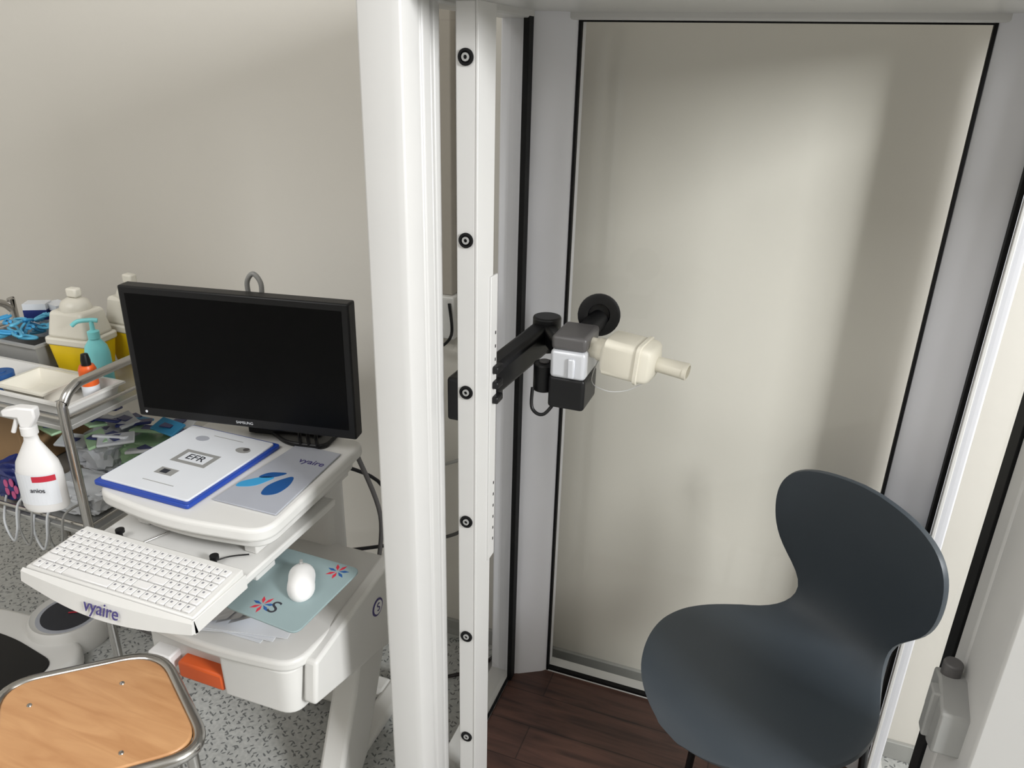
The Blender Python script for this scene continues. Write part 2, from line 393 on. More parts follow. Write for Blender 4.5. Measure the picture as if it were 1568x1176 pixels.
sqlathe('filter_body',[(0.022,0.02,0.020,1),(0.036,0.031,0.026,0.35),(0.04,0.035,0.030,0.3),(0.04,0.035,0.078,0.3),(0.043,0.038,0.079,0.3),(0.043,0.038,0.084,0.3),(0.04,0.035,0.085,0.3),(0.038,0.033,0.096,0.3),(0.034,0.030,0.100,0.4),(0.02,0.018,0.104,0.8)],F0,fd,M_beige,ar)
sqlathe('mouthpiece',[(0.014,0.014,0.10,1),(0.015,0.014,0.104,1),(0.018,0.0145,0.143,0.9),(0.0195,0.0148,0.144,0.9),(0.0195,0.0148,0.149,0.9),(0.016,0.011,0.150,0.9),(0.015,0.010,0.14,0.9)],F0,fd,M_beige,ar)
tube('sensor_cable',[L(-0.02,0.0,-0.05),L(-0.045,-0.02,-0.088),L(-0.07,-0.02,-0.08),L(-0.074,-0.01,-0.04)],0.0035,M_black,ar)
tube('pressure_line',[L(0.05,0.07,0.045),L(0.035,0.02,-0.015),L(0.07,-0.01,-0.022),L(0.11,-0.02,-0.012),L(0.14,-0.03,0.01)],0.001,M_dirt,ar)

# ---------------------------------------------------------------- chair
def chair():
    ang=math.atan2(-0.755,-0.655)
    g=group('shell_chair',(0.080,1.318,BZ),ang)
    prof=[(0.241,0.418),(0.216,0.438),(0.175,0.452),(0.10,0.455),(0.04,0.450),(-0.04,0.445),(-0.115,0.446),(-0.165,0.456),(-0.200,0.478),(-0.220,0.511),(-0.228,0.555),(-0.228,0.605),(-0.225,0.655),(-0.221,0.705),(-0.217,0.755),(-0.213,0.80),(-0.211,0.836)]
    P=np.array(prof); seg=np.r_[0,np.cumsum(np.linalg.norm(np.diff(P,axis=0),axis=1))]; T=seg[-1]
    ws=[(0,0.0),(0.006,0.055),(0.02,0.10),(0.04,0.138),(0.07,0.170),(0.11,0.200),(0.16,0.222),(0.22,0.230),(0.28,0.219),(0.33,0.196),(0.37,0.169),(0.41,0.141),(0.445,0.120),(0.48,0.112),(0.505,0.117),(0.525,0.133),(0.547,0.158),(0.575,0.180),(0.615,0.195),(0.655,0.200),(0.69,0.199),(0.72,0.191),(0.745,0.174),(0.763,0.147),(0.776,0.105),(0.783,0.05),(0.785,0.0)]
    sc=T/0.785
    ws=[(a*sc,b) for a,b in ws]
    ss=np.array([a for a,b in ws]); wv=np.array([b for a,b in ws])
    n=72; t=(1-np.cos(np.linspace(0,np.pi,n)))/2*T
    w=np.interp(t,ss,wv)
    w[1:-1]=np.maximum(w[1:-1],0.03)
    for _ in range(3): w[2:-2]=(w[1:-3]+2*w[2:-2]+w[3:-1])/4
    w[0]=0.02; w[-1]=0.02
    u=np.interp(t,seg,P[:,0]); z=np.interp(t,seg,P[:,1])
    for _ in range(4):
        u[1:-1]=(u[:-2]+2*u[1:-1]+u[2:])/4; z[1:-1]=(z[:-2]+2*z[1:-1]+z[2:])/4
    bm=bmesh.new(); rows=[]; m=17
    for i in range(n):
        row=[]; s=t[i]/T
        back=min(1,max(0,(s-0.45)/0.2))
        for j in range(m):
            y=w[i]*(-1+2*j/(m-1))
            row.append(bm.verts.new((u[i]+back*0.8*y*y,y,z[i]+(1-back)*0.30*y*y)))
        rows.append(row)
    for a,b in zip(rows,rows[1:]):
        for j in range(m-1): bm.faces.new((a[j],a[j+1],b[j+1],b[j]))
    o=bmesh_obj(bm,'seat_shell',M_chair,g,False,smooth=True)
    so=o.modifiers.new('solid','SOLIDIFY'); so.thickness=0.011; so.offset=0
    bv=o.modifiers.new('bev','BEVEL'); bv.width=0.004; bv.segments=3; bv.limit_method='ANGLE'; bv.angle_limit=math.radians(50)
    for k,(x,y) in enumerate([(0.04,0.15),(0.04,-0.13),(-0.18,0.17),(-0.16,-0.17)]):
        tube('leg_%d'%(k+1),[(x*0.25,y*0.25,0.42),(x*0.62,y*0.62,0.423),(x*0.80,y*0.80,0.40),(x*0.86,y*0.86,0.34),(x*0.93,y*0.93,0.17),(x,y,0.006)],0.0085,M_steelb,g,False)
        cyl('foot_%d'%(k+1),(x,y,0.001),(x,y,0.02),0.012,M_black,g,False)
    lathe('seat_hub',[(0.0,0),(0.07,0),(0.08,0.008),(0.08,0.018),(0,0.018)],(0,0,0.424),M_steelb,g,False)
chair()

# ---------------------------------------------------------------- cart
ct=group('medical_cart',(-1.03,1.2,0))
tbl=roundpoly([(-1.255,0.975),(-1.05,0.945),(-0.835,0.975),(-0.855,1.37),(-1.255,1.37)],[0.05,0.3,0.05,0.03,0.03])
prism('table_top',tbl,0.828,0.858,M_plast,ct,bevel=0.008,seg=4)
prism('table_underside',[(x*0.9-0.103,y*0.9+0.12) for x,y in tbl],0.80,0.829,M_plast,ct,bevel=0.004)
box('keyboard_drawer',(-1.245,0.83,0.745),(-0.872,1.26,0.763),M_plast,ct,bevel=0.004)
box('drawer_rail_left',(-1.20,1.02,0.763),(-1.17,1.36,0.80),M_plast,ct,bevel=0.003)
box('drawer_rail_right',(-0.93,1.02,0.763),(-0.90,1.36,0.80),M_plast,ct,bevel=0.003)
for x,y in ((-1.19,0.965),(-0.955,0.965)):
    lathe('drawer_knob',[(0.004,0),(0.004,0.012),(0.009,0.013),(0.009,0.02),(0,0.021)],(x,y,0.763),M_black,ct,n=14)
tube('drawer_wire',[(-0.955,0.965,0.77),(-0.94,0.99,0.768),(-0.91,1.01,0.768)],0.0015,M_black,ct)
tube('drawer_wire',[(-1.14,0.95,0.765),(-1.11,1.02,0.768),(-1.12,1.06,0.77)],0.0015,M_steel,ct)
box('mouse_tray',(-0.90,0.94,0.705),(-0.74,1.10,0.712),M_plast,ct,bevel=0.002)
box('mouse_tray_arm',(-0.95,1.0,0.705),(-0.89,1.06,0.746),M_plast,ct,bevel=0.003)
box('column',(-1.12,1.34,0.03),(-0.95,1.42,0.83),M_plast,ct,bevel=0.02,seg=4)
hb=roundpoly([(-1.215,0.965),(-1.0,0.945),(-0.795,0.965),(-0.765,1.36),(-1.23,1.36)],[0.05,0.3,0.05,0.03,0.03])
prism('housing_top',hb,0.535,0.562,M_plast,ct,bevel=0.008,seg=4)
hb2=roundpoly([(-0.985,0.962),(-0.805,0.965),(-0.785,1.34),(-1.0,1.34)],[0.01,0.04,0.02,0.02])
prism('housing_body_right',hb2,0.42,0.536,M_plast,ct,bevel=0.006,seg=3,shrink=0.985)
box('housing_body',(-1.20,0.995,0.41),(-0.98,1.34,0.536),M_plast,ct,bevel=0.006)
box('orange_handle',(-1.105,0.966,0.425),(-0.986,1.02,0.468),M_orange,ct,bevel=0.006)
box('grey_latch',(-1.18,0.962,0.437),(-1.12,1.02,0.475),M_plast2,ct,bevel=0.004)
prism('side_panel',[(1.0,0.55),(1.36,0.60),(1.37,0.44),(1.30,0.36),(1.16,0.40),(0.985,0.45)],-0.80,-0.768,M_plast,ct,axis='x',bevel=0.008,seg=3)
lathe('badge',[(0,0),(0.022,0),(0.022,0.002),(0.0,0.002)],(-0.7685,1.24,0.51),M_purple,ct,d=(1,0,0))
lathe('badge_ring',[(0,0),(0.017,0),(0.017,0.0025),(0.0,0.0025)],(-0.7680,1.24,0.51),M_plast2,ct,d=(1,0,0))
text('badge_text','S',0.03,(-0.7645,1.24,0.51),(math.pi/2,0,math.pi/2),M_purple,ct)
x=-0.84
prism('leg',[(1.24,0.46),(1.36,0.46),(1.32,0.30),(1.22,0.06),(1.19,0.03),(1.08,0.03),(1.09,0.08),(1.18,0.28)],x-0.03,x+0.035,M_plast,ct,axis='x',bevel=0.01,seg=3)
beam('foot',(x,1.02,0.062),(x,1.50,0.062),0.06,0.03,M_plast,ct,0.012)
beam('rear_foot',(x-0.02,1.42,0.062),(-1.25,1.42,0.062),0.06,0.03,M_plast,ct,0.012)
for cx_,cy_ in ((x,1.05),(x,1.47),(-1.22,1.42)):
    cyl('caster',(cx_-0.012,cy_,0.026),(cx_+0.012,cy_,0.026),0.026,M_dgrey,ct,bevel=0.004)
    cyl('caster_stem',(cx_,cy_,0.03),(cx_,cy_,0.055),0.008,M_dgrey,ct)
tube('cable_1',[(-1.0,1.42,0.75),(-0.93,1.56,0.62),(-0.95,1.60,0.40),(-1.02,1.65,0.12)],0.005,M_black,ct)
tube('cable_2',[(-1.08,1.60,0.06),(-1.0,1.50,0.008),(-0.85,1.52,0.008),(-0.70,1.62,0.008),(-0.66,1.70,0.008)],0.005,M_black,ct)
tube('cable_3',[(-0.95,1.42,0.5),(-0.90,1.60,0.42),(-0.75,1.68,0.45),(-0.66,1.72,0.60)],0.005,M_black,ct)
tube('cable_4',[(-0.90,1.40,0.80),(-0.88,1.46,0.6),(-0.92,1.50,0.4)],0.006,M_dgrey,ct)
tube('cable_5',[(-0.66,1.72,0.75),(-0.75,1.74,0.66),(-0.86,1.74,0.60)],0.005,M_grey,ct)

# monitor
mo=group('computer_monitor',(-1.090,1.265,0.905),math.radians(9))
W=0.264;H=0.308
bm=bmesh.new(); addbox(bm,(-W,-0.018,0),(W,0.018,H))
bmesh_obj(bm,'bezel',M_black,mo,False,bevel=0.004)
box('screen',(-W+0.016,-0.0186,0.022),(W-0.016,-0.017,H-0.016),M_screen,mo,False,bevel=0)
box('screen_back',(-W*0.7,0.016,0.06),(W*0.7,0.04,H-0.04),M_black,mo,False,bevel=0.012)
text('monitor_label','SAMSUNG',0.009,(0.0,-0.0186,0.011),(math.pi/2,0,0),M_paper,mo,False)
cyl('power_led',(-W+0.02,-0.0188,0.012),(-W+0.02,-0.018,0.012),0.003,M_paper,mo,False)
box('neck',(-0.04,0.036,-0.03),(0.04,0.07,0.2),M_black,mo,False,bevel=0.006)
prism('stand_base',roundpoly([(0.085,0.0),(0.18,0.0),(0.18,0.10),(-0.05,0.10)],0.03),-0.046,-0.034,M_black,mo,False,bevel=0.004)
box('stand_link',(-0.03,0.04,-0.045),(0.15,0.1,-0.025),M_black,mo,False,bevel=0.004)
tube('cable_loop',[(0.01,0.045,0.28),(0.008,0.045,0.318),(0.024,0.045,0.338),(0.040,0.045,0.318),(0.038,0.045,0.28)],0.0055,M_grey,mo,False)
for i,(x) in enumerate((0.11,0.13,0.15)): tube('plug_%d'%i,[(x,0.03,0.02),(x,0.02,-0.02),(x+0.012,0.0,-0.036)],0.004,M_black,mo,False)

bi=group('document_binder',(-1.14,1.130,0.862),math.radians(-1))
bp=roundpoly([(-0.122,-0.145),(0.122,-0.145),(0.125,0.140),(-0.122,0.140)],0.008)
prism('cover',bp,-0.0035,0.006,M_blue,bi,False,bevel=0.002)
prism('sheets',[(x*0.93,y*0.93) for x,y in bp],0.006,0.0105,M_paper,bi,False,bevel=0.001)
box('label_box',(-0.038,-0.022,0.0105),(0.053,0.032,0.0109),M_grey,bi,False,bevel=0)
box('label_inner',(-0.026,-0.012,0.0109),(0.041,0.022,0.0111),M_paper,bi,False,bevel=0)
text('label_text','EFR',0.030,(0.008,0.005,0.0114),(0,0,0),M_ink,bi,False)
for k,(x,y,w,h,mm) in enumerate([(-0.045,0.085,0.028,0.02,M_paperg),(0.075,0.075,0.03,0.02,M_grey),(0.08,0.08,0.012,0.012,M_dgrey)]):
    lathe('print_%d'%k,[(0,0),(1,0),(1,0.0004),(0,0.0004)],(x,y,0.0105+0.0002*k),mm,bi,False,sx=w*0.6,sy=h*0.6,n=14)
box('print_photo',(-0.03,-0.075,0.0105),(0.015,-0.05,0.0109),M_grey,bi,False,bevel=0)
box('print_photo_inner',(-0.02,-0.07,0.0109),(-0.002,-0.055,0.0112),M_ink,bi,False,bevel=0)
for y in (-0.105,0.105): box('print_line',(-0.03,y,0.0105),(0.05,y+0.002,0.0108),M_grey,bi,False,bevel=0)

br=group('brochure',(-0.935,1.13,0.859),0)
prism('page',[(-0.065,-0.10),(0.083,-0.10),(0.065,0.16),(-0.05,0.16)],0.0,0.0035,M_paperg,br,False,bevel=0.001)
for k,(pts,mm) in enumerate([([(-0.058,-0.045),(-0.02,-0.03),(0.0,0.02),(-0.03,0.01),(-0.06,-0.025)],M_lblue),([(0.01,-0.055),(0.04,-0.04),(0.045,0.0),(0.03,0.04),(0.01,0.01),(0.0,-0.02)],M_dblue),([(-0.04,0.0),(-0.005,0.015),(0.015,0.045),(-0.03,0.03)],M_dblue)]):
    prism('print_shape_%d'%k,roundpoly(pts,0.02),0.0035,0.0039,mm,br,False)
text('print_text','vyaire',0.026,(0.03,0.10,0.004),(0,0,0),M_purple,br,False)

# keyboard
kb=group('keyboard',(-1.065,0.875,0.765),0)
bm=bmesh.new(); KW=0.196
vs=[(-KW,-0.066,0.0),(KW,-0.066,0.0),(KW,0.07,0.0),(-KW+0.008,0.07,0.0),(-KW,-0.066,0.014),(KW,-0.066,0.014),(KW,0.07,0.024),(-KW+0.008,0.07,0.024)]
V=[bm.verts.new(v) for v in vs]
for f in ((0,3,2,1),(4,5,6,7),(0,1,5,4),(1,2,6,5),(2,3,7,6),(3,0,4,7)): bm.faces.new([V[i] for i in f])
bmesh_obj(bm,'keyboard_body',M_plast,kb,False,bevel=0.003)
bm=bmesh.new(); bl=bmesh.new()
x0=-KW+0.012
for r_ in range(6):
    y=-0.052+r_*0.0195; zz=0.0145+(y+0.066)/0.136*0.010
    n=20; pitch=(2*KW-0.024)/n; k=0
    while k<n:
        span=1
        if r_==0 and k==4: span=6
        if (r_==1 and k in(0,12)) or (r_==2 and k in (13,)): span=2
        xx=x0+k*pitch
        addbox(bm,(xx+0.0007,y-0.0088,zz),(xx+span*pitch-0.0007,y+0.0088,zz+0.0042))
        if span==1: addbox(bl,(xx+0.0055,y+0.0,zz+0.0042),(xx+0.0095,y+0.0045,zz+0.0044))
        k+=span
bmesh_obj(bm,'keys',M_plast2,kb,False,bevel=0.0009,seg=1)
bmesh_obj(bl,'key_legends',M_keyleg,kb,False)
bm=bmesh.new(); A=[];B=[];C=[];D=[]
for i in range(21):
    t=i/20; x=-KW-0.004+(2*KW+0.008)*t; bul=math.sin(math.pi*t)
    A.append(bm.verts.new((x,-0.068,0.012))); B.append(bm.verts.new((x,-0.074-0.010*bul,0.008-0.002*bul)))
    C.append(bm.verts.new((x,-0.078-0.016*bul,-0.012-0.016*bul))); D.append(bm.verts.new((x,-0.062,-0.018-0.014*bul)))
for R1,R2 in ((A,B),(B,C),(C,D),(D,A)):
    for i in range(20): bm.faces.new((R1[i],R1[i+1],R2[i+1],R2[i]))
bm.faces.new((A[0],B[0],C[0],D[0])); bm.faces.new((A[-1],D[-1],C[-1],B[-1]))
bmesh_obj(bm,'apron',M_plast,kb,False,smooth=True)
box('tray_side',(KW,-0.07,-0.018),(KW+0.004,0.07,0.012),M_plast,kb,False,bevel=0.001)
text('apron_text','vyaire',0.034,(0.012,-0.0915,-0.005),(math.radians(70),0,0),M_purple,kb,False,ext=0.0006)

mp=group('mousepad',(-0.815,1.01,0.7135),0)
prism('pad',roundpoly([(-0.09,-0.095),(0.085,-0.11),(0.095,0.10),(-0.095,0.105)],0.02),0,0.004,M_teal,mp,False,bevel=0.001)
text('pad_text','S',0.045,(0.005,-0.065,0.0042),(0,0,0),M_ink,mp,False)
for c,k in (((-0.02,-0.065),0),((0.055,0.075),1)):
    for i in range(7):
        a=i*2*math.pi/7+0.3
        d=Vector((math.cos(a),math.sin(a))); p=Vector((-d.y,d.x)); c2=Vector(c)
        pts=[c2+d*0.003, c2+d*0.014+p*0.0035, c2+d*0.024, c2+d*0.014-p*0.0035]
        prism('petal_%d_%d'%(k,i),[(q.x,q.y) for q in pts],0.004,0.0043,M_red if i%3 else M_dblue,mp,False)
ms=group('computer_mouse',(-0.80,1.02,0.718),math.radians(32))
bm=bmesh.new(); bmesh.ops.create_uvsphere(bm,u_segments=32,v_segments=20,radius=1)
for v in bm.verts:
    x,y,z=v.co
    w=0.030*(1-0.15*math.exp(-((y-0.05)/0.4)**2)+0.06*max(0,y))
    v.co=(x*w,y*0.053,max(z,-0.25)*0.030*(1+0.15*(-y))+0.0075)
bmesh_obj(bm,'mouse_shell',M_plast2,ms,False,smooth=True)
box('scroll_wheel',(-0.003,0.025,0.029),(0.003,0.036,0.0365),M_grey,ms,False,bevel=0.001)

pp=group('paper_stack',(-1.0,1.05,0.563),math.radians(8))
for i in range(5):
    a=math.radians([-6,3,-2,10,5][i]); R=Matrix.Rotation(a,2)
    pts=[R@Vector(q) for q in ((-0.12,-0.055),(0.10,-0.06),(0.10,0.10),(-0.12,0.10))]
    prism('sheet_%d'%i,[(q.x+0.01*i,q.y) for q in pts],0.0016*i,0.0016*i+0.0012,M_paper,pp,False)
bm=bmesh.new()
for k in range(3):
    P0=[]
    for i in range(9):
        t=i/8; P0.append((bm.verts.new((-0.05+0.03*k,-0.05+0.15*t,0.009+0.004*k)),bm.verts.new((0.01+0.03*k+0.02*t,-0.05+0.15*t,0.03+0.008*k-0.01*t))))
    for a_,b_ in zip(P0,P0[1:]): bm.faces.new((a_[0],b_[0],b_[1],a_[1]))
bmesh_obj(bm,'folded_leaflets',M_paper,pp,False)

# ---------------------------------------------------------------- stool
k=0.975
sp_=[(-1.13*k,0.955*k),(-1.36*k,0.755*k),(-1.12*k,0.55*k),(-0.862*k,0.788*k)]
SZ=0.53
st=group('stool',(-1.09,0.74,0))
poly=roundpoly(sp_,0.075,8)
cx=sum(p[0] for p in sp_)/4; cy=sum(p[1] for p in sp_)/4
prism('seat_board',[(cx+(x-cx)*0.94,cy+(y-cy)*0.94) for x,y in poly],SZ-0.012,SZ+0.002,M_wood,st,bevel=0.004,seg=3)
tube('seat_frame',[(x,y,SZ-0.008) for x,y in roundpoly(sp_,0.075,8)],0.0115,M_steel,st,smooth=False,cyclic=True)
for i,(x,y) in enumerate(sp_):
    ix=cx+(x-cx)*0.84; iy=cy+(y-cy)*0.84; ox=cx+(x-cx)*0.95; oy=cy+(y-cy)*0.95
    tube('stool_leg_%d'%i,[(ix,iy,SZ-0.012),(ix+(ox-ix)*0.2,iy+(oy-iy)*0.2,SZ-0.15),(ox,oy,0.01)],0.011,M_steel,st)
    cyl('stool_foot_%d'%i,(ox,oy,0.0),(ox,oy,0.03),0.014,M_black,st)
tube('stool_ring',[(cx+(x-cx)*0.92,cy+(y-cy)*0.92,0.2) for x,y in roundpoly(sp_,0.03,3)],0.007,M_steel,st,smooth=False,cyclic=True)
for x,y in ((-1.13,0.85),(-1.0,0.72),(-1.25,0.74)):
    lathe('rivet',[(0.005,0),(0.004,0.0015),(0,0.002)],(x*k,y*k,SZ+0.002),M_steel,st,n=12)

# ---------------------------------------------------------------- weighing scale
ws_=group('weighing_scale',(-1.93,1.15,0))
sb=roundpoly([(-2.2,0.92),(-1.76,0.95),(-1.75,1.24),(-1.98,1.30),(-2.2,1.28)],0.07)
prism('scale_base',sb,0.0,0.055,M_plast,ws_,bevel=0.015,seg=4)
prism('scale_mat',roundpoly([(-2.17,0.95),(-1.80,0.98),(-1.79,1.16),(-1.98,1.19),(-2.17,1.19)],0.05),0.054,0.060,M_black,ws_,bevel=0.002)
lathe('scale_dial',[(0,0),(0.115,0),(0.12,0.02),(0.115,0.075),(0.105,0.085),(0.093,0.078),(0.0,0.076)],(-1.91,1.315,0.0),M_plast,ws_,n=48)
lathe('dial_face',[(0,0),(0.092,0),(0.09,0.002),(0,0.003)],(-1.91,1.315,0.076),M_paperg,ws_,n=48)
lathe('dial_scale_ring',[(0.075,0.0),(0.077,0.0),(0.077,0.0012),(0.075,0.0012)],(-1.91,1.315,0.079),M_ink,ws_,n=48)
beam('dial_needle',(-1.91,1.315,0.082),(-1.85,1.35,0.082),0.004,0.002,M_red,ws_,0)

# ---------------------------------------------------------------- trolley
tr=group('utility_trolley',(-1.83,1.33,0))
TX0,TX1,TY0,TY1=-2.2,-1.48,1.12,1.58
for x in (TX1,TX0):
    pts=[(x,TY0,0.06),(x,TY0,0.5),(x,TY0,0.90),(x,TY0+0.008,0.945),(x,TY0+0.04,0.972),(x,TY0+0.1,0.978),(x,TY1-0.1,0.978),(x,TY1-0.04,0.972),(x,TY1-0.008,0.945),(x,TY1,0.9),(x,TY1,0.06)]
    tube('handle_frame',pts,0.011,M_steel,tr)
M_shelf=mat('shelf_metal',(190,190,188),0.35,metal=0.6)
for z in (0.885,0.60):
    box('shelf',(TX0,TY0,z-0.012),(TX1,TY1,z),M_shelf,tr,bevel=0.002)
    for y in (TY0,TY1): tube('shelf_rail',[(TX0,y,z+0.02),(TX1,y,z+0.02)],0.005,M_steel,tr,smooth=False)
    for x in (TX0,TX1): tube('shelf_rail',[(x,TY0,z+0.02),(x,TY1,z+0.02)],0.005,M_steel,tr,smooth=False)
tube('base_rail',[(TX0,TY1,0.12),(TX1,TY1,0.12)],0.008,M_steel,tr,smooth=False)
for x in (TX0,TX1):
    for y in (TY0,TY1):
        lathe('caster_wheel',[(0,-0.012),(0.03,-0.012),(0.034,-0.006),(0.034,0.006),(0.03,0.012),(0,0.012)],(x,y,0.034),M_dgrey,tr,d=(1,0,0))
def opentray(name,lo,hi,z0,z1,m,parent,th=0.004,flare=0.012):
    bm=bmesh.new()
    def ring(a,z): return [bm.verts.new((x,y,z)) for x,y in ((lo[0]-a,lo[1]-a),(hi[0]+a,lo[1]-a),(hi[0]+a,hi[1]+a),(lo[0]-a,hi[1]+a))]
    r1=ring(-flare,z0); r2=ring(0,z1); r3=ring(0.008,z1); r4=ring(0.008,z1-0.004)
    for a,b in ((r1,r2),(r2,r3),(r3,r4)):
        for i in range(4): bm.faces.new((a[i],a[(i+1)%4],b[(i+1)%4],b[i]))
    bm.faces.new(r1)
    o=bmesh_obj(bm,name,m,parent)
    s=o.modifiers.new('s','SOLIDIFY'); s.thickness=th; s.offset=0
    return o
ty=group('plastic_tray',(-1.68,1.33,0.886))
opentray('tray_shell',(-2.12,1.15),(-1.50,1.30),0.889,0.925,M_plast,ty)
opentray('tray_insert',(-1.74,1.17),(-1.60,1.28),0.894,0.93,M_lid,ty)
lathe('tape_roll',[(0,0),(0.03,0),(0.03,0.04),(0.012,0.04),(0.012,0.042),(0,0.042)],(-1.80,1.22,0.893),M_dblue,ty)
nb=group('storage_bin',(-1.89,1.44,0.886))
opentray('bin_shell',(-2.0,1.325),(-1.80,1.54),0.889,0.965,M_grey,nb)
for i in range(26):
    c=Vector((-1.87+random.uniform(-0.09,0.06),1.40+random.uniform(-0.06,0.05),0.955+random.uniform(0,0.055)))
    a=random.uniform(0,6.28); d=Vector((math.cos(a),math.sin(a),random.uniform(-0.3,0.5)))*0.02; e=Vector((-d.y,d.x,0.3*d.x))*0.7
    tube('nose_clip_%d'%i,[c-d+e*0.3,c-d*0.3+e*0.6,c+d,c+d*0.9-e*0.4,c-d*0.3-e*0.5,c-d-e*0.3],0.004,M_bclip if i%4 else M_lblue,nb)
for i,(x,y,z,a,mm) in enumerate([(-1.84,1.50,0.985,0.3,M_paper),(-1.91,1.50,0.985,-0.2,M_paper),(-1.95,1.47,0.99,0.5,M_paper)]):
    R=Matrix.Rotation(a,3,'Z')
    bm=bmesh.new(); addbox(bm,(-0.03,-0.02,-0.06),(0.03,0.02,0.035)); addbox(bm,(-0.0305,-0.0205,-0.01),(0.0305,0.0205,0.018),1)
    bmesh.ops.transform(bm,verts=bm.verts[:],matrix=Matrix.Translation((x,y,z))@R.to_4x4())
    bmesh_obj(bm,'small_carton_%d'%i,[mm,M_navy],nb)

def sharps(loc,sc=1.0,rz=0.0,hs=1.0):
    g=group('sharps_container',loc,rz)
    p=roundpoly([(-0.062*sc,-0.05*sc),(0.062*sc,-0.05*sc),(0.062*sc,0.05*sc),(-0.062*sc,0.05*sc)],0.015)
    h=sc*hs
    prism('container_body',p,0,0.072*h,M_yel,g,False,bevel=0.004,shrink=0.82)
    prism('lid_rim',[(x*1.06,y*1.06) for x,y in p],0.070*h,0.086*h,M_lid,g,False,bevel=0.004)
    prism('lid',[(x*0.95,y*0.95) for x,y in p][::-1],0.142*h,0.085*h,M_lid,g,False,bevel=0.012,seg=3,shrink=0.8)
    lathe('lid_dome',[(0,0),(0.036*sc,0),(0.036*sc,0.012*sc),(0.030*sc,0.026*sc),(0.016*sc,0.034*sc),(0,0.036*sc)],(0.0,0,0.137*h),M_lid,g,False)
    box('lid_flap',(-0.012*sc,-0.012,0.168*h),(0.018*sc,0.012,0.188*h),M_lid,g,False,bevel=0.005)
sharps((-1.712,1.395,0.888),1.05,0.10,1.15)
sharps((-1.650,1.520,0.888),1.05,-0.05,1.22)
sa=group('hand_sanitizer',(-1.60,1.338,0.888),0.6)
lathe('bottle',[(0,0),(0.026,0),(0.030,0.006),(0.030,0.085),(0.026,0.105),(0.014,0.122),(0.012,0.128),(0,0.128)],(0,0,0),M_tealb,sa,False,sx=1.0,sy=0.75)
lathe('pump_collar',[(0,0),(0.014,0),(0.014,0.018),(0.006,0.022),(0.005,0.045),(0,0.045)],(0,0,0.125),M_tealb,sa,False)
tube('pump_nozzle',[(0.015,0,0.17),(0.0,0,0.172),(-0.03,0,0.17),(-0.045,0,0.160)],0.0055,M_tealb,sa,False)
ob=group('antiseptic_bottle',(-1.553,1.262,0.896),0)
lathe('bottle',[(0,0),(0.019,0),(0.02,0.004),(0.02,0.03),(0,0.03)],(0,0,0),M_paper,ob,False)
lathe('label',[(0,0),(0.0203,0),(0.0203,0.04),(0.016,0.05),(0,0.05)],(0,0,0.03),M_orange2,ob,False)
lathe('cap',[(0,0),(0.011,0),(0.011,0.015),(0.008,0.03),(0,0.032)],(0,0,0.078),M_black,ob,False)
sy=group('spray_bottle',(-1.482,1.035,0.728),math.radians(20))
lathe('bottle',[(0,0),(0.046,0),(0.05,0.008),(0.05,0.09),(0.045,0.115),(0.028,0.145),(0.017,0.165),(0.014,0.185),(0,0.185)],(0,0,0),M_plast2,sy,False,sx=1,sy=0.62)
bm=bmesh.new(); rr=[]
for z in (0.02,0.095):
    rr.append([bm.verts.new((0.0506*math.cos(a),0.0506*0.625*math.sin(a),z)) for a in np.linspace(-math.pi*0.85,-math.pi*0.15,14)])
for i in range(13): bm.faces.new((rr[0][i],rr[0][i+1],rr[1][i+1],rr[1][i]))
bmesh_obj(bm,'bottle_label',M_paper,sy,False)
bm=bmesh.new(); rr=[]
for z in (0.078,0.092):
    rr.append([bm.verts.new((0.051*math.cos(a),0.051*0.63*math.sin(a),z)) for a in np.linspace(-math.pi*0.5,-math.pi*0.17,10)])
for i in range(9): bm.faces.new((rr[0][i],rr[0][i+1],rr[1][i+1],rr[1][i]))
bmesh_obj(bm,'label_red',M_red,sy,False)
text('label_print','anios',0.016,(0.008,-0.0325,0.058),(math.pi/2,0,0),M_ink,sy,False)
lathe('collar',[(0,0),(0.017,0),(0.017,0.018),(0.012,0.02),(0,0.02)],(0,0,0.182),M_plast2,sy,False)
prism('trigger_head',[(-0.045,0.225),(-0.045,0.24),(-0.01,0.248),(0.026,0.245),(0.026,0.225),(0.012,0.2),(-0.012,0.2),(-0.014,0.222)],-0.012,0.012,M_plast2,sy,False,axis='y',bevel=0.004,seg=2)
tube('trigger',[(-0.018,0,0.225),(-0.026,0,0.205),(-0.035,0,0.185)],0.005,M_plast2,sy,False)
ls=[('plastic_bag',(-1.60,1.22,0.635),(0.20,0.14,0.07),M_bag,1),('wipes_packet',(-1.76,1.19,0.66),(0.13,0.12,0.11),M_navy,4)]
for nm,c,s,mm,sd in ls:
    g=group(nm,c); crumple('crumpled_packet',c,s,mm,g,sd)
    if mm is M_navy:
        for q in range(5):
            a=q*1.25; lathe('petal_print',[(0,0),(0.012,0),(0.012,0.002),(0,0.002)],(c[0]+0.02+0.018*math.cos(a),c[1]-0.056,c[2]+0.018*math.sin(a)),M_pink,g,n=10,d=(0,-1,0),sx=0.6)
hp=group('medical_supply_packets',(-1.62,1.43,0.66))
crumple('glove_bag',(-1.56,1.44,0.655),(0.16,0.2,0.10),M_green,hp,2)
crumple('white_bag',(-1.70,1.42,0.655),(0.16,0.2,0.10),M_paper,hp,7)
cols=[M_paper,M_lblue,M_navy,M_paper,M_green,M_bag,M_paper,M_navy,M_green]
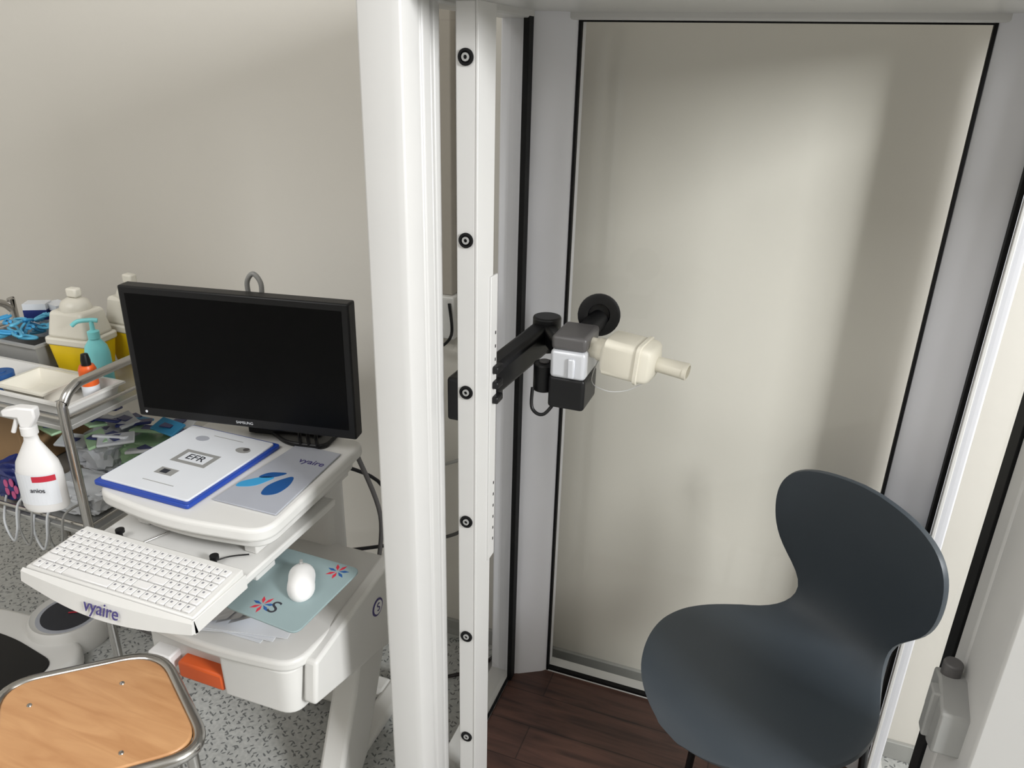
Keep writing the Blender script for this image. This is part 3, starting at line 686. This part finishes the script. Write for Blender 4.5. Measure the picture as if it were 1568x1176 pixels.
for i in range(18):
    x=-1.51-0.018*i+random.uniform(-0.02,0.02); y=1.31+random.uniform(0,0.22); z=0.705+random.uniform(-0.01,0.035)
    obox('packet_%d'%i,(x,y,z),(0.09,0.05,0.008),random.uniform(-0.8,0.8),cols[i%9],hp,random.uniform(-0.4,0.4),0.003)
    obox('packet_label_%d'%i,(x,y,z+0.0055),(0.035,0.025,0.002),random.uniform(-0.3,0.3),M_navy if cols[i%9] is not M_navy else M_paper,hp,0,0)
tb=group('clear_tubing',(-1.62,1.2,0.60))
for i in range(4):
    x=-1.52-0.05*i
    tube('tubing_%d'%i,[(x,1.16,0.66),(x-0.02,1.11,0.645),(x-0.03,1.095,0.57),(x-0.06,1.10,0.53),(x-0.09,1.11,0.58),(x-0.10,1.15,0.66)],0.003,M_bag if i%2 else M_grey,tb)
cb=group('cardboard_box',(-2.02,1.38,0.601)); box('carton',(-2.15,1.28,0.602),(-1.88,1.52,0.78),M_brown,cb,bevel=0.003)
box('carton_tape',(-2.04,1.279,0.602),(-2.02,1.521,0.781),M_lid,cb,bevel=0)
cw=group('coiled_wires',(-1.72,1.40,0.02))
for i in range(5):
    r=0.07+0.012*i; tube('coil_%d'%i,[(-1.66+r*math.cos(a),1.46+0.8*r*math.sin(a),0.012+0.008*i) for a in np.linspace(0,5.6,9)],0.003,M_grey if i%2 else M_dgrey,cw)

# ---------------------------------------------------------------- wall things
wc=group('wall_conduit',(-0.82,WY-0.02,1.5))
box('conduit_body',(-0.845,WY-0.03,1.115),(-0.80,WY,2.4),M_conduit,wc,bevel=0.003)
box('conduit_socket',(-0.86,WY-0.045,1.0),(-0.79,WY,1.115),M_plast,wc,bevel=0.004)
tube('conduit_cable',[(-0.80,WY-0.05,1.1),(-0.79,WY-0.06,1.02),(-0.83,WY-0.06,0.98),(-0.87,WY-0.05,1.0)],0.004,M_black,wc)
pw=group('power_strip',(-1.08,1.68,0.02))
box('strip_body',(-1.20,1.655,0.03),(-1.03,1.71,0.075),M_plast2,pw,bevel=0.006)
for i in range(3): cyl('socket_%d'%i,(-1.06-0.045*i,1.6545,0.053),(-1.06-0.045*i,1.656,0.053),0.015,M_grey,pw)
box('strip_foot',(-1.19,1.66,0.0),(-1.04,1.70,0.03),M_plast2,pw,bevel=0.002)

# ---------------------------------------------------------------- lights
def area(name,loc,target,sx,sy,power,col=(1,1,1)):
    l=bpy.data.lights.new(name,'AREA'); l.shape='RECTANGLE'; l.size=sx; l.size_y=sy; l.energy=power; l.color=col
    o=bpy.data.objects.new(name,l); COL.objects.link(o); o.location=loc
    o.rotation_euler=(Vector(target)-Vector(loc)).to_track_quat('-Z','Y').to_euler(); return o
area('window_daylight',(2.5,-0.12,2.42),(-0.3,1.4,1.0),0.75,0.8,138,(0.985,0.995,1.0))
area('ceiling_fill_light',(-1.6,-0.9,CH-0.03),(-1.6,-0.9,0),1.8,1.2,44,(0.995,0.99,0.99))  # added soft fill below the ceiling, brightens left wall and room; no lamp fixture
w=bpy.data.worlds.new('World'); S.world=w; w.use_nodes=True
bg=w.node_tree.nodes['Background']; bg.inputs['Color'].default_value=(0.85,0.92,1.0,1); bg.inputs['Strength'].default_value=1.2

# ---------------------------------------------------------------- camera
cam=bpy.data.cameras.new('camera'); co=bpy.data.objects.new('camera',cam); COL.objects.link(co)
cam.sensor_fit='HORIZONTAL'; cam.sensor_width=36; cam.lens=36*1178/1568; cam.clip_start=0.02
co.matrix_world=Matrix.Translation((0,0,1.68))@Matrix.Rotation(math.radians(20),4,'Z')@Matrix.Rotation(math.radians(90-22.96),4,'X')@Matrix.Rotation(math.atan2(67,2780),4,'Z')
S.camera=co
